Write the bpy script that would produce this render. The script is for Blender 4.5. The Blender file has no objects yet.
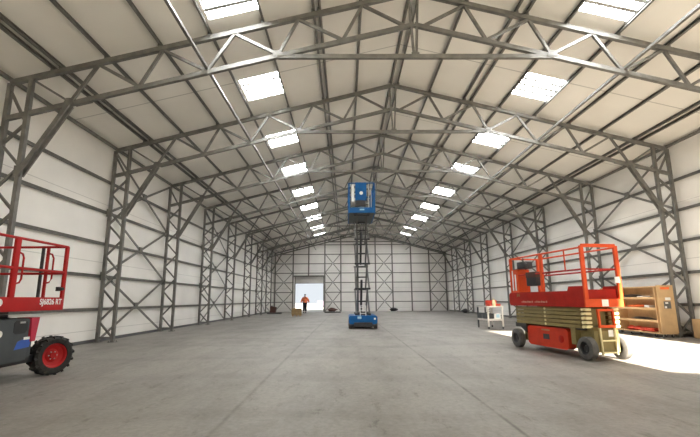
import bpy, bmesh, math, random
from mathutils import Vector, Matrix
random.seed(7)
C = bpy.context.scene.collection
R = math.radians

# ------------------------------------------------------------------ materials
def mat(name, col, rough=.6, metal=0., var=.08, scale=6., bump=0., emis=None, stren=0., spec=.5, trans=False):
    m = bpy.data.materials.new(name); m.use_nodes = True
    nt = m.node_tree; N = nt.nodes; L = nt.links
    b = N['Principled BSDF']
    b.inputs['Roughness'].default_value = rough; b.inputs['Metallic'].default_value = metal
    b.inputs['Specular IOR Level'].default_value = spec
    tc = N.new('ShaderNodeTexCoord'); nz = N.new('ShaderNodeTexNoise')
    nz.inputs['Scale'].default_value = scale; nz.inputs['Detail'].default_value = 5
    L.new(tc.outputs['Object'], nz.inputs['Vector'])
    cr = N.new('ShaderNodeValToRGB'); e = cr.color_ramp.elements
    e[0].position = .3; e[1].position = .7
    e[0].color = tuple(max(0, c*(1-var)) for c in col)+(1,); e[1].color = tuple(min(1, c*(1+var)) for c in col)+(1,)
    L.new(nz.outputs['Fac'], cr.inputs['Fac']); L.new(cr.outputs['Color'], b.inputs['Base Color'])
    if bump:
        bp = N.new('ShaderNodeBump'); bp.inputs['Strength'].default_value = bump; bp.inputs['Distance'].default_value = .01
        L.new(nz.outputs['Fac'], bp.inputs['Height']); L.new(bp.outputs['Normal'], b.inputs['Normal'])
    if emis:
        b.inputs['Emission Color'].default_value = emis+(1,); b.inputs['Emission Strength'].default_value = stren
    return m

def lines_mat(name, col, axis, pos, width, dark, rough=.6, period=None, var=.05, scale=.7):
    """sheet material with thin joint lines at given coordinates along one axis"""
    m = mat(name, col, rough, 0, var, scale); nt = m.node_tree; N = nt.nodes; L = nt.links
    b = N['Principled BSDF']; src = b.inputs['Base Color'].links[0].from_socket
    tc = [n for n in N if n.type == 'TEX_COORD'][0]
    sp = N.new('ShaderNodeSeparateXYZ'); L.new(tc.outputs['Object'], sp.inputs[0])
    prev = src
    def line(sock, p, w, amount, prev):
        a = N.new('ShaderNodeMath'); a.operation = 'SUBTRACT'; a.inputs[1].default_value = p; L.new(sock, a.inputs[0])
        c = N.new('ShaderNodeMath'); c.operation = 'ABSOLUTE'; L.new(a.outputs[0], c.inputs[0])
        d = N.new('ShaderNodeMath'); d.operation = 'LESS_THAN'; d.inputs[1].default_value = w; L.new(c.outputs[0], d.inputs[0])
        f = N.new('ShaderNodeMath'); f.operation = 'MULTIPLY'; f.inputs[1].default_value = amount; L.new(d.outputs[0], f.inputs[0])
        x = N.new('ShaderNodeMix'); x.data_type = 'RGBA'; x.blend_type = 'MULTIPLY'
        L.new(f.outputs[0], x.inputs[0]); L.new(prev, x.inputs[6]); x.inputs[7].default_value = (.25, .25, .25, 1)
        return x.outputs[2]
    sock = sp.outputs[axis]
    if period:
        mo = N.new('ShaderNodeMath'); mo.operation = 'MODULO'; mo.inputs[1].default_value = period; L.new(sock, mo.inputs[0]); sock = mo.outputs[0]
    for p in pos: prev = line(sock, p, width, dark, prev)
    L.new(prev, b.inputs['Base Color'])
    return m

M = {}
M['galv'] = mat('galvanised_steel', (.17, .164, .15), .5, .25, .22, 5, .05)
M['galv_light'] = mat('galvanised_plate', (.42, .42, .41), .45, .3, .15, 8)
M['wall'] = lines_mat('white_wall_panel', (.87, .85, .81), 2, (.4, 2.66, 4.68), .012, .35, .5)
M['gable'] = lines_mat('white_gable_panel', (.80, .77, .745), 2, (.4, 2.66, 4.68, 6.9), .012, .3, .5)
M['ceil'] = lines_mat('roof_lining_panel', (.84, .815, .755), 1, (2.45,), .022, .5, .55, period=5.0, var=.05, scale=.5)
M['black'] = mat('black_plastic', (.02, .02, .022), .5, 0, .2)
M['rubber'] = mat('black_rubber_tyre', (.022, .021, .02), .85, 0, .3, 20, .3)
M['greyrubber'] = mat('grey_rubber_tyre', (.095, .09, .085), .8, 0, .2, 15, .1)
M['red'] = mat('red_enamel', (.40, .011, .011), .5, 0, .12, 4, spec=.25)
M['rimred'] = mat('red_rim_paint', (.42, .014, .016), .5, 0, .1, 4, spec=.3)
M['pinkred'] = mat('crimson_paint', (.42, .02, .05), .4, 0, .1, 4)
M['charcoal'] = mat('dark_grey_enamel', (.06, .068, .073), .5, 0, .12, 4, spec=.3)
M['orange'] = mat('orange_red_enamel', (.64, .078, .018), .5, 0, .1, 4, spec=.25)
M['shadeorange'] = mat('shaded_orange_enamel', (.33, .012, .006), .5, 0, .15, 5, spec=.2)  # the orange enamel again, darkened to carry the shade on unlit faces
M['beige'] = mat('khaki_cream_enamel', (.215, .168, .066), .5, 0, .12, 5, spec=.3)
M['cream'] = mat('cream_enamel', (.78, .69, .40), .5, 0, .08, 6)
M['trayred'] = mat('red_tray_enamel', (.46, .032, .010), .5, 0, .12, 4, spec=.25)
M['fadedtext'] = mat('faded_pink_lettering', (.50, .26, .20), .6)
M['blue'] = mat('blue_enamel', (.004, .088, .265), .5, 0, .15, 4, spec=.25)
M['decalblue'] = mat('blue_decal', (.03, .10, .42), .4)
M['white'] = mat('white_paint', (.80, .80, .78), .5, 0, .03)
M['offwhite'] = mat('worn_white_paint', (.66, .63, .58), .6, 0, .1)
M['darksteel'] = mat('dark_steel', (.045, .045, .048), .5, .4, .25, 8)
M['greyarm'] = mat('grey_scissor_paint', (.13, .125, .12), .5, .2, .2, 6)
M['ply'] = mat('plywood', (.56, .37, .19), .65, 0, .14, 3)
M['plydark'] = mat('plywood_brown', (.44, .27, .13), .7, 0, .16, 3)
M['card'] = mat('brown_cardboard', (.30, .20, .09), .8, 0, .12, 5)
M['redbrown'] = mat('red_brown_paint', (.075, .024, .016), .6, 0, .2)
M['redcloth'] = mat('red_cloth', (.55, .06, .03), .8, 0, .2, 12)
M['orangecloth'] = mat('orange_cloth', (.80, .16, .04), .8, 0, .15, 12)
M['hivis'] = mat('hi_vis_orange_fabric', (.85, .20, .07), .8, 0, .1, 12)
M['trouser'] = mat('dark_navy_fabric', (.02, .02, .035), .85, 0, .2, 12)
M['skin'] = mat('skin', (.45, .25, .17), .6)
M['hair'] = mat('dark_hair', (.03, .02, .015), .8)
M['lblue'] = mat('light_blue_plastic', (.35, .55, .68), .5)
M['mauve'] = mat('mauve_grey_steel', (.11, .08, .13), .6)
M['base'] = mat('dark_base_flashing', (.10, .10, .10), .6)
M['ground'] = mat('pale_concrete_yard', (.42, .41, .39), .85, 0, .06, .4)
M['shutter'] = lines_mat('grey_white_shutter', (.55, .53, .50), 2, (.02,), .02, .6, .5, period=.12)
M['sky_pane'] = mat('daylit_rooflight_sheet', (.8, .85, .9), .4, 0, .02, 2, 0, (.97, .99, 1.0), 28.0)

# unseen front wall sheeting, made translucent to pass soft light inside
m = bpy.data.materials.new('translucent_white_sheet'); m.use_nodes = True
nt = m.node_tree; nt.nodes.remove(nt.nodes['Principled BSDF'])
tr = nt.nodes.new('ShaderNodeBsdfTranslucent'); tr.inputs[0].default_value = (.55, .55, .53, 1)
df = nt.nodes.new('ShaderNodeBsdfDiffuse'); df.inputs[0].default_value = (.8, .8, .78, 1)
mx = nt.nodes.new('ShaderNodeMixShader'); mx.inputs[0].default_value = .62
nt.links.new(tr.outputs[0], mx.inputs[1]); nt.links.new(df.outputs[0], mx.inputs[2])
nt.links.new(mx.outputs[0], nt.nodes['Material Output'].inputs[0]); M['sheet'] = m

# concrete floor: mottled slab with saw-cut joints and scuffs
def floor_mat():
    m = bpy.data.materials.new('worn_concrete_slab'); m.use_nodes = True
    nt = m.node_tree; N = nt.nodes; L = nt.links; b = N['Principled BSDF']
    tc = N.new('ShaderNodeTexCoord')
    def noise(sc, det, mp=(1, 1, 1), rough=.6):
        mpn = N.new('ShaderNodeMapping'); mpn.inputs['Scale'].default_value = mp; L.new(tc.outputs['Object'], mpn.inputs[0])
        n = N.new('ShaderNodeTexNoise'); n.inputs['Scale'].default_value = sc; n.inputs['Detail'].default_value = det
        n.inputs['Roughness'].default_value = rough
        L.new(mpn.outputs[0], n.inputs['Vector']); return n.outputs['Fac']
    def ramp(f, p0, c0, p1, c1):
        r = N.new('ShaderNodeValToRGB'); e = r.color_ramp.elements
        e[0].position = p0; e[1].position = p1; e[0].color = c0+(1,); e[1].color = c1+(1,); L.new(f, r.inputs[0]); return r.outputs[0]
    def mul(a, bsock, fac=1.):
        x = N.new('ShaderNodeMix'); x.data_type = 'RGBA'; x.blend_type = 'MULTIPLY'; x.inputs[0].default_value = fac
        L.new(a, x.inputs[6]); L.new(bsock, x.inputs[7]); return x.outputs[2]
    c = ramp(noise(.35, 6, (1, .6, 1)), .3, (.225, .210, .189), .7, (.275, .257, .234))
    c = mul(c, ramp(noise(1.1, 9, (1, .35, 1), .72), .30, (.66, .65, .64), .56, (1.03, 1.03, 1.03)))
    c = mul(c, ramp(noise(14, 6, (1, 1, 1), .7), .25, (.74, .74, .74), .6, (1.05, 1.05, 1.05)))
    c = mul(c, ramp(noise(2.6, 10, (1.6, .5, 1), .8), .32, (.50, .48, .46), .45, (1, 1, 1)))
    # faint tyre sweeps: a wave bent by noise
    w = N.new('ShaderNodeTexWave'); w.wave_type = 'RINGS'; w.inputs['Scale'].default_value = .12; w.inputs['Distortion'].default_value = 5
    w.inputs['Detail'].default_value = 3; L.new(tc.outputs['Object'], w.inputs['Vector'])
    c = mul(c, ramp(w.outputs['Fac'], .0, (.90, .90, .90), .12, (1, 1, 1)))
    sp = N.new('ShaderNodeSeparateXYZ'); L.new(tc.outputs['Object'], sp.inputs[0])
    wob = noise(1.5, 4)
    def joint(sock, p, wd, amt, c):
        a = N.new('ShaderNodeMath'); a.operation = 'SUBTRACT'; a.inputs[1].default_value = p; L.new(sock, a.inputs[0])
        k = N.new('ShaderNodeMath'); k.operation = 'ABSOLUTE'; L.new(a.outputs[0], k.inputs[0])
        mr = N.new('ShaderNodeMapRange'); mr.inputs[1].default_value = 0; mr.inputs[2].default_value = wd
        mr.inputs[3].default_value = amt; mr.inputs[4].default_value = 0; L.new(k.outputs[0], mr.inputs[0])
        wf = N.new('ShaderNodeMath'); wf.operation = 'MULTIPLY'; L.new(mr.outputs[0], wf.inputs[0])
        ww = N.new('ShaderNodeMapRange'); ww.inputs[1].default_value = .35; ww.inputs[2].default_value = .6; ww.inputs[3].default_value = .35; ww.inputs[4].default_value = 1.
        L.new(wob, ww.inputs[0]); L.new(ww.outputs[0], wf.inputs[1])
        x = N.new('ShaderNodeMix'); x.data_type = 'RGBA'; x.blend_type = 'MULTIPLY'; L.new(wf.outputs[0], x.inputs[0]); L.new(c, x.inputs[6])
        x.inputs[7].default_value = (.35, .34, .33, 1); return x.outputs[2]
    c = joint(sp.outputs[0], 1.79, .035, .95, c)
    c = joint(sp.outputs[0], -1.39, .05, .65, c)
    c = joint(sp.outputs[0], -4.6, .03, .3, c)
    c = joint(sp.outputs[0], 5.0, .03, .3, c)
    L.new(c, b.inputs['Base Color'])
    b.inputs['Roughness'].default_value = .55; b.inputs['Specular IOR Level'].default_value = .35
    bp = N.new('ShaderNodeBump'); bp.inputs['Strength'].default_value = .15; bp.inputs['Distance'].default_value = .01
    L.new(noise(9, 6), bp.inputs['Height']); L.new(bp.outputs['Normal'], b.inputs['Normal'])
    return m
M['floor'] = floor_mat()

# ------------------------------------------------------------------ mesh builder
class MB:
    def __init__(s): s.bm = bmesh.new()
    def box(s, x0, x1, y0, y1, z0, z1, bev=0., mtx=None):
        b = bmesh.new(); bmesh.ops.create_cube(b, size=1)
        for v in b.verts: v.co = Vector(((x0+x1)/2+v.co.x*(x1-x0), (y0+y1)/2+v.co.y*(y1-y0), (z0+z1)/2+v.co.z*(z1-z0)))
        if bev: bmesh.ops.bevel(b, geom=b.edges[:], offset=bev, segments=2, affect='EDGES', profile=.7)
        return s.add(b, mtx)
    def add(s, b, mtx=None):
        if mtx is not None: bmesh.ops.transform(b, matrix=mtx, verts=b.verts)
        me = bpy.data.meshes.new('t'); b.to_mesh(me); b.free(); s.bm.from_mesh(me); bpy.data.meshes.remove(me); return s
    def bar(s, p, q, w, h, up=(0, 0, 1)):
        """rectangular bar from p to q; w across, h along 'up'"""
        p, q = Vector(p), Vector(q); d = q-p; L = d.length; d.normalize(); u = Vector(up)
        if abs(d.dot(u)) > .98: u = Vector((0, 1, 0))
        x = d.cross(u).normalized(); z = x.cross(d).normalized()
        m = Matrix((x, d, z)).transposed().to_4x4(); m.translation = (p+q)/2
        return s.box(-w/2, w/2, -L/2, L/2, -h/2, h/2, mtx=m)
    def chan(s, p, q, depth, flange, t, up=(0, 0, 1), side=1):
        """C section: web along 'up', flanges to one side"""
        p, q = Vector(p), Vector(q); d = q-p; L = d.length; d.normalize(); u = Vector(up)
        x = d.cross(u).normalized()*side; z = u-d*u.dot(d); z.normalize()
        pr = [(0, -depth/2), (flange, -depth/2), (flange, -depth/2+.02), (t, -depth/2+t), (t, depth/2-t), (flange, depth/2-.02), (flange, depth/2), (0, depth/2)]
        b = bmesh.new(); A = [b.verts.new(p+x*a+z*c) for a, c in pr]; B = [b.verts.new(q+x*a+z*c) for a, c in pr]
        n = len(pr)
        for i in range(n): b.faces.new((A[i], A[(i+1) % n], B[(i+1) % n], B[i]))
        b.faces.new(A[::-1]); b.faces.new(B)
        return s.add(b)
    def tube(s, pts, r, n=10):
        pts = [Vector(p) for p in pts]; b = bmesh.new(); rings = []
        for i, p in enumerate(pts):
            a = pts[max(i-1, 0)]; c = pts[min(i+1, len(pts)-1)]; d = (c-a).normalized()
            u = Vector((0, 0, 1)) if abs(d.z) < .9 else Vector((1, 0, 0))
            x = d.cross(u).normalized(); y = d.cross(x).normalized()
            rings.append([b.verts.new(p+(x*math.cos(2*math.pi*k/n)+y*math.sin(2*math.pi*k/n))*r) for k in range(n)])
        for A, B in zip(rings, rings[1:]):
            for k in range(n): b.faces.new((A[k], A[(k+1) % n], B[(k+1) % n], B[k]))
        b.faces.new(rings[0][::-1]); b.faces.new(rings[-1])
        return s.add(b)
    def lathe(s, prof, n=32, mtx=None):
        """profile of (r, h) pairs revolved about local X"""
        b = bmesh.new(); rings = []
        for r, h in prof:
            rings.append([b.verts.new((h, r*math.cos(2*math.pi*k/n), r*math.sin(2*math.pi*k/n))) for k in range(n)] if r > 1e-5 else [b.verts.new((h, 0, 0))])
        for A, B in zip(rings, rings[1:]):
            for k in range(n):
                k2 = (k+1) % n
                f = [A[k % len(A)], A[k2 % len(A)], B[k2 % len(B)], B[k % len(B)]]
                f2 = []
                for v in f:
                    if v not in f2: f2.append(v)
                if len(f2) > 2: b.faces.new(f2)
        return s.add(b, mtx)
    def prism(s, poly, axis, a0, a1):
        """2D polygon extruded along axis 0/1/2"""
        def P(u, v, a): return (a, u, v) if axis == 0 else ((u, a, v) if axis == 1 else (u, v, a))
        b = bmesh.new(); A = [b.verts.new(P(u, v, a0)) for u, v in poly]; B = [b.verts.new(P(u, v, a1)) for u, v in poly]; n = len(poly)
        for i in range(n): b.faces.new((A[i], A[(i+1) % n], B[(i+1) % n], B[i]))
        b.faces.new(A[::-1]); b.faces.new(B); return s.add(b)
    def build(s, name, m, parent=None, loc=None, label=None):
        bmesh.ops.recalc_face_normals(s.bm, faces=s.bm.faces[:])
        for f in s.bm.faces: f.smooth = True
        for e in s.bm.edges:
            e.smooth = len(e.link_faces) == 2 and e.calc_face_angle(0) < R(35)
        me = bpy.data.meshes.new(name); s.bm.to_mesh(me); s.bm.free(); me.materials.append(m)
        o = bpy.data.objects.new(name, me); C.objects.link(o)
        if parent: o.parent = parent
        if loc: o.location = loc
        if label: o['label'] = label
        return o

def tag(o, label, cat, group=None):
    o['label'] = label; o['category'] = cat; o['kind'] = 'thing'
    if group: o['group'] = group
    return o
def thing(name, label, cat, loc=(0, 0, 0), rz=0, group=None):
    o = bpy.data.objects.new(name, None); C.objects.link(o); o.empty_display_size = .2
    o.location = loc; o.rotation_euler = (0, 0, rz); return tag(o, label, cat, group)
def struct(o, label=None):
    o['kind'] = 'structure'
    if label: o['label'] = label
    return o
def copy_tree(o, parent=None):
    c = o.copy(); C.objects.link(c)
    if parent: c.parent = parent
    for ch in list(o.children): copy_tree(ch, c)
    return c
def text(name, body, size, m, parent, mtx, depth=.002, label=None):
    cu = bpy.data.curves.new(name, 'FONT'); cu.body = body; cu.size = size; cu.extrude = depth; cu.align_x = 'CENTER'; cu.align_y = 'CENTER'
    cu.offset = size*.02
    t = bpy.data.objects.new('tmp_text', cu); C.objects.link(t)
    dg = bpy.context.evaluated_depsgraph_get(); me = bpy.data.meshes.new_from_object(t.evaluated_get(dg))
    bpy.data.objects.remove(t); bpy.data.curves.remove(cu)
    me.transform(mtx); me.materials.clear(); me.materials.append(m); me.name = name
    o = bpy.data.objects.new(name, me); C.objects.link(o); o.parent = parent
    if label: o['label'] = label
    return o
ORD = ['first', 'second', 'third', 'fourth', 'fifth', 'sixth', 'seventh', 'eighth', 'ninth', 'tenth', 'eleventh', 'twelfth', 'thirteenth']

# ------------------------------------------------------------------ hall dimensions (metres; camera at origin, hall runs along +Y)
XL, XR, XM = -8.285, 11.812, 1.80
ZE, ZM = 6.686, 9.24
DC = .51
YF, YB = -4.0, 49.95          # front and back walls
FR = [9.82, 14.74, 19.64, 24.70, 29.86, 35.1, 40.0, 44.95, 49.72]
SL, SR = (ZM-ZE)/(XM-XL), (ZM-ZE)/(XR-XM)
def zr(x): return ZE+SL*(x-XL) if x < XM else ZE+SR*(XR-x)
WL, WR = XL-.15, XR+.15       # wall inner faces
GZ = [1.08, 2.18, 3.29, 4.39, 5.48, 6.58]

# ------------------------------------------------------------------ setting
b = MB(); b.box(WL-.3, WR+.3, YF-.2, YB+.2, -.3, 0)
struct(b.build('floor', M['floor']))
b = MB(); b.box(-70, 70, YB+.2, 150, -.35, -.03); b.box(-70, 70, -70, YF-.2, -.35, -.03)
b.box(-70, WL-.3, YF-.2, YB+.2, -.35, -.03); b.box(WR+.3, 70, YF-.2, YB+.2, -.35, -.03)
struct(b.build('ground', M['ground']))
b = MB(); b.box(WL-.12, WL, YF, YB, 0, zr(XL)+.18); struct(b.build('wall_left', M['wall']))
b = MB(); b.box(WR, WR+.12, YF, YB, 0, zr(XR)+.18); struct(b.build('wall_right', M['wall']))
b = MB(); b.box(WL, WL+.03, YF, YB, 0, .10); struct(b.build('baseboard_left', M['base']))
b = MB(); b.box(WR-.03, WR, YF, YB, 0, .10); struct(b.build('baseboard_right', M['base']))
# back wall with the doorway, and unseen front wall with a doorway added to let sun in
DX0, DX1, DZ = -5.92, -2.50, 4.02
def gable(xs, ztop_off, holes, y0, y1):
    b = MB()
    (hx0, hx1, hz) = holes
    b.prism([(WL-.12, 0), (hx0, 0), (hx0, zr(hx0)+ztop_off), (WL-.12, zr(XL)+ztop_off-.03)], 1, y0, y1)
    if hx1 < XM: top = [(hx0, hz), (hx1, hz), (hx1, zr(hx1)+ztop_off), (hx0, zr(hx0)+ztop_off)]
    else: top = [(hx0, hz), (hx1, hz), (hx1, zr(hx1)+ztop_off), (hx0, zr(hx0)+ztop_off)]
    b.prism(top, 1, y0, y1)
    if hx1 < XM: b.prism([(hx1, 0), (WR+.12, 0), (WR+.12, zr(XR)+ztop_off-.03), (XM, ZM+ztop_off), (hx1, zr(hx1)+ztop_off)], 1, y0, y1)
    else: b.prism([(hx1, 0), (WR+.12, 0), (WR+.12, zr(XR)+ztop_off-.03), (hx1, zr(hx1)+ztop_off)], 1, y0, y1)
    return b
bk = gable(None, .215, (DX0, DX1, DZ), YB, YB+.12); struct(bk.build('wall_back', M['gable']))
FX0, FX1, FZ = 5.75, 10.25, 5.9
b = MB()
b.prism([(WL-.12, 0), (FX0, 0), (FX0, zr(FX0)+.16), (XM, ZM+.16), (WL-.12, zr(XL)+.13)], 1, YF-.05, YF-.045)
b.prism([(FX0, FZ), (FX1, FZ), (FX1, zr(FX1)+.16), (FX0, zr(FX0)+.16)], 1, YF-.05, YF-.045)
b.prism([(FX1, 0), (WR+.12, 0), (WR+.12, zr(XR)+.13), (FX1, zr(FX1)+.16)], 1, YF-.05, YF-.045)
struct(b.build('wall_front', M['sheet']))

# ceiling: two lined slopes with openings for the rooflights
SKY_Y = [8.72, 13.08, 17.75, 22.25, 27.05, 31.7, 36.25, 41.2, 45.8]
SKL, SKR, SLEN = (-3.34, -2.10), (5.81, 7.04), 1.40
xs = [WL-.12, SKL[0], SKL[1], XM, SKR[0], SKR[1], WR+.12]
ys = [YF-.1]
for y in SKY_Y: ys += [y-SLEN/2, y+SLEN/2]
ys += [YB+.12]
OPX, OPY = (7.12, 11.25), 6.45       # roof opening added out of view so the sun strip reaches the floor
ys.insert(1, OPY)
xs[6:6] = [OPX[0], OPX[1]]
def ceil_z(x): return zr(x)+.21
bm = bmesh.new(); g = {}
for i, x in enumerate(xs):
    for j, y in enumerate(ys):
        for k in (0, 1): g[i, j, k] = bm.verts.new((x, y, ceil_z(x)+.1*k))
def hole(i, j): return (i in (1, 4) and j % 2 == 0 and j > 0) or (i == 6 and j == 0)
for i in range(len(xs)-1):
    for j in range(len(ys)-1):
        if hole(i, j):
            for (a, c) in (((i, j), (i+1, j)), ((i+1, j), (i+1, j+1)), ((i+1, j+1), (i, j+1)), ((i, j+1), (i, j))):
                bm.faces.new((g[a+(0,)], g[c+(0,)], g[c+(1,)], g[a+(1,)]))
        else:
            bm.faces.new((g[i, j, 0], g[i, j+1, 0], g[i+1, j+1, 0], g[i+1, j, 0]))
            bm.faces.new((g[i, j, 1], g[i+1, j, 1], g[i+1, j+1, 1], g[i, j+1, 1]))
o = MB(); o.bm.free(); o.bm = bm
struct(o.build('ceiling', M['ceil']))
n = 0
for side, (x0, x1) in ((0, SKL), (1, SKR)):
    for y in SKY_Y:
        n += 1
        xc, s = (x0+x1)/2, (SL if side == 0 else -SR)
        mt = Matrix.Translation((xc, y, ceil_z(xc)+.05)) @ Matrix.Rotation(-math.atan(s), 4, 'Y')
        w = (x1-x0)/2/math.cos(math.atan(s))
        b = MB(); b.box(-w, w, -SLEN/2, SLEN/2, -.012, .012, mtx=mt)
        p = struct(b.build('window_%d' % n, M['sky_pane']))
        for k in range(3):
            b = MB(); yy = (-.25+.25*k)*SLEN
            b.box(-w, w, yy-.055, yy+.055, -.05, -.0125, mtx=mt); b.build('glazing_bar', M['galv_light'], p)

# back door: rolled-up shutter with guides
b = MB(); b.box(DX0, DX1, YB+.01, YB+.08, 3.27, DZ)
d = struct(b.build('door_1', M['shutter']))
for x in (DX0+.05, DX1-.05):
    b = MB(); b.box(x-.05, x+.05, YB-.02, YB+.1, 0, DZ); b.build('guide_rail', M['galv'], d)
b = MB(); b.box(DX0+.1, DX1-.1, YB+.0, YB+.09, 3.20, 3.27); b.build('bottom_bar', M['galv'], d)

# ------------------------------------------------------------------ lattice columns
def lattice_column():
    t = thing('lattice_column', '', 'column', group='lattice columns along the hall')
    for x, top in ((0, ZE-.02), (DC, ZE+SL*DC-.02)):
        b = MB(); b.box(x-.05, x+.05, -.055, .055, .012, top, .006); b.build('chord', M['galv'], t)
        b = MB(); b.box(x-.11, x+.11, -.12, .12, 0, .012)
        for sx in (-.08, .08):
            for sy in (-.09, .09): b.tube([(x+sx, sy, .01), (x+sx, sy, .05)], .014, 6)
        b.build('base_plate', M['galv'], t)
    z = .12; a = DC; zs = [(DC, .12)]
    for k in range(11):
        nx = 0 if zs[-1][0] else DC
        zs.append((nx, .12+.55*(k+1) if k < 10 else 6.52))
    for (x0, z0), (x1, z1) in zip(zs, zs[1:]):
        b = MB(); b.bar((x0, 0, z0), (x1, 0, z1), .055, .06, (0, 1, 0)); b.build('lacing_bar', M['galv'], t)
    b = MB(); b.bar((.05, 0, .15), (DC-.05, 0, .15), .05, .05); b.build('tie_bar', M['galv'], t)
    for zz, x in ((4.39, DC), (2.19, 0), (4.39, 0)):
        b = MB(); b.box(x-.09, x+.09, -.062, -.056, zz-.14, zz+.14); b.build('gusset_plate', M['galv'], t)
    return t
col0 = lattice_column(); first = True
for side in ('left', 'right'):
    for k, y in enumerate(FR[:8]):
        c = col0 if first else copy_tree(col0); first = False
        if side == 'left': c.location = (XL, y, 0)
        else: c.location = (XR, y, 0); c.rotation_euler = (0, 0, math.pi)
        extra = {('left', 0): 'grey steel lattice column behind the red lift, nearest on the left wall',
                 ('right', 1): 'grey steel lattice column beside the plywood rack on the right wall',
                 ('right', 0): 'grey steel lattice column on right wall, nearer than the plywood rack'}.get((side, k))
        c['label'] = extra or 'grey steel lattice column, %s from the front along the %s wall' % (ORD[k], side)

# ------------------------------------------------------------------ roof trusses
DB = .95
bx = [-7.9, -6.76, -5.11, -3.45, -1.68, -.04]          # lower nodes, left half
tx = [-7.76, -6.17, -4.59, -2.80, -1.18, .47]          # upper nodes, left half
def roof_truss():
    ox, oz = XM, 7.38
    t = thing('roof_truss', '', 'roof truss', group='steel trusses across the hall')
    def P(x, z): return (x-ox, 0, z-oz)
    def mir(x): return 2*XM-x
    for s in (0, 1):
        f = (lambda x: x) if s == 0 else mir
        zz = lambda x: zr(x)
        xe = XL if s == 0 else XR
        b = MB(); b.bar(P(xe, ZE), P(XM, ZM), .11, .12); b.build('top_chord', M['galv'], t)
        b = MB(); b.bar(P(xe, ZE-DB), P(XM, ZM-DB), .10, .11); b.build('bottom_chord', M['galv'], t)
        x = f(-6.45); b = MB(); b.bar(P(x-.2, zr(x-.2)-DB-.02), P(x+.2, zr(x+.2)-DB-.02), .115, .115); b.build('splice_plate', M['galv'], t)
        web = []
        for i in range(6):
            if i: web.append((tx[i-1], bx[i], .05 if i == 1 else .07))
            if i: web.append((tx[i], bx[i], .07))
        web.append((tx[5], 1.55, .07))
        for a, c, w in web:
            a, c = f(a), f(c)
            b = MB(); b.bar(P(a, zr(a)-.04), P(c, zr(c)-DB+.04), w, w, (0, 1, 0)); b.build('web_bar', M['galv'], t)
        for x in (bx[1], bx[4]):
            x = f(x); z = zr(x)-DB
            b = MB(); b.prism([(x-.14-ox, z-.02-oz), (x+.14-ox, z-.02-oz), (x+.08-ox, z+.13-oz), (x-.08-ox, z+.13-oz)], 1, -.066, -.056); b.build('gusset_plate', M['galv'], t)
        xi = f(XL+DC+.01)
        for dy in (-.075, .075):
            x1 = f(bx[1]); p, q = P(xi, 4.30), P(x1, zr(x1)-DB-.03)
            b = MB(); b.bar((p[0], dy, p[2]), (q[0], dy, q[2]), .10, .045, (0, 1, 0)); b.build('knee_brace', M['galv'], t)
    b = MB(); b.bar(P(bx[4], 7.39), P(mir(bx[4]), 7.39), .09, .11); b.build('collar_tie', M['galv'], t)
    for dx in (-.05, .05):
        b = MB(); b.bar(P(XM+dx*.6, 7.40), P(XM+dx*2.4, ZM-.05), .06, .07, (0, 1, 0)); b.build('king_post', M['galv'], t)
    b = MB(); b.box(-.10, .10, -.066, -.056, -.05, .10); b.build('gusset_plate', M['galv'], t)
    return t
tr0 = roof_truss()
for k, y in enumerate(FR[:8]):
    c = tr0 if k == 0 else copy_tree(tr0)
    c.location = (XM, y, 7.38)
    c['label'] = ['grey steel roof truss crossing the top of the picture, nearest the camera',
                  'grey steel roof truss over the bay of the orange lift, second from camera'][k] if k < 2 else \
        'grey steel roof truss, %s from the camera' % ORD[k]

# ------------------------------------------------------------------ purlins and longitudinal ties
def run(name, label, cat, x, z, dep, fl, up, side, group):
    y0 = OPY+.02 if OPX[0]-.1 < x < OPX[1]+.1 else YF+.05
    b = MB(); b.chan((0, y0-22, 0), (0, YB-.27-22, 0), dep, fl, .012, up, side)
    for y in FR[:8]:  # cleats on the trusses
        b.box(-.03, .03, y-22-.03, y-22+.03, -dep/2-.03, dep/2-.03)
    o = b.build(name, M['galv'], None, (x, 22, z)); return tag(o, label, cat, group)
lx = [-7.31, -7.11, -6.01, -4.7, -3.45, -2.11, -0.82, -0.66, 0.41, 1.72]
rx = [2.03, 3.22, 4.5, 4.77, 5.8, 7.09, 8.34, 9.52, 10.75, 10.97]
for sgn, L_ in ((1, lx[::-1]), (-1, rx)):
    sl = SL if sgn > 0 else -SR
    up = Vector((-sl, 0, 1)).normalized()
    for i, x in enumerate(L_):
        run('purlin', 'grey steel purlin under the %s roof slope, %s down from the ridge' % ('left' if sgn > 0 else 'right', ORD[i]), 'purlin',
            x, zr(x)+.148, .105, .055, up, sgn, 'purlins under the roof lining')
for x, s in ((-3.45, 'left'), (7.10, 'right')):
    b = MB(); b.box(-.033, .033, (OPY if x > 7 else YF)-22+.05, YB-22-.3, -.035, .035)
    tag(b.build('longitudinal_tie', M['galv'], None, (x, 22, zr(x)-DB+.11)), 'grey steel tie running lengthwise on the lower truss chords, %s of the ridge' % s, 'steel tie', 'lengthwise truss ties')
# eave beams
for x, s in ((XL-.02, 'left'), (XR+.02, 'right')):
    b = MB(); b.box(-.05, .05, YF-22+.05, YB-22-.3, -.04, .04)
    tag(b.build('eave_beam', M['galv'], None, (x, 22, ZE+.02+.07)), 'grey steel eave beam along the top of the %s wall' % s, 'eave beam', 'eave beams')

# wall girts
for x, s, sg in ((WL+.045, 'left', 1), (WR-.045, 'right', -1)):
    for i, z in enumerate(GZ[:5]):
        b = MB(); b.chan((0, YF+.05-22, 0), (0, YB-.05-22, 0), .10, .04, .01, (0, 0, 1), sg)
        tag(b.build('wall_girt', M['galv'], None, (x, 22, z)), 'grey steel girt along the %s wall, %s up from the floor' % (s, ORD[i]), 'girt', 'wall girts')

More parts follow.
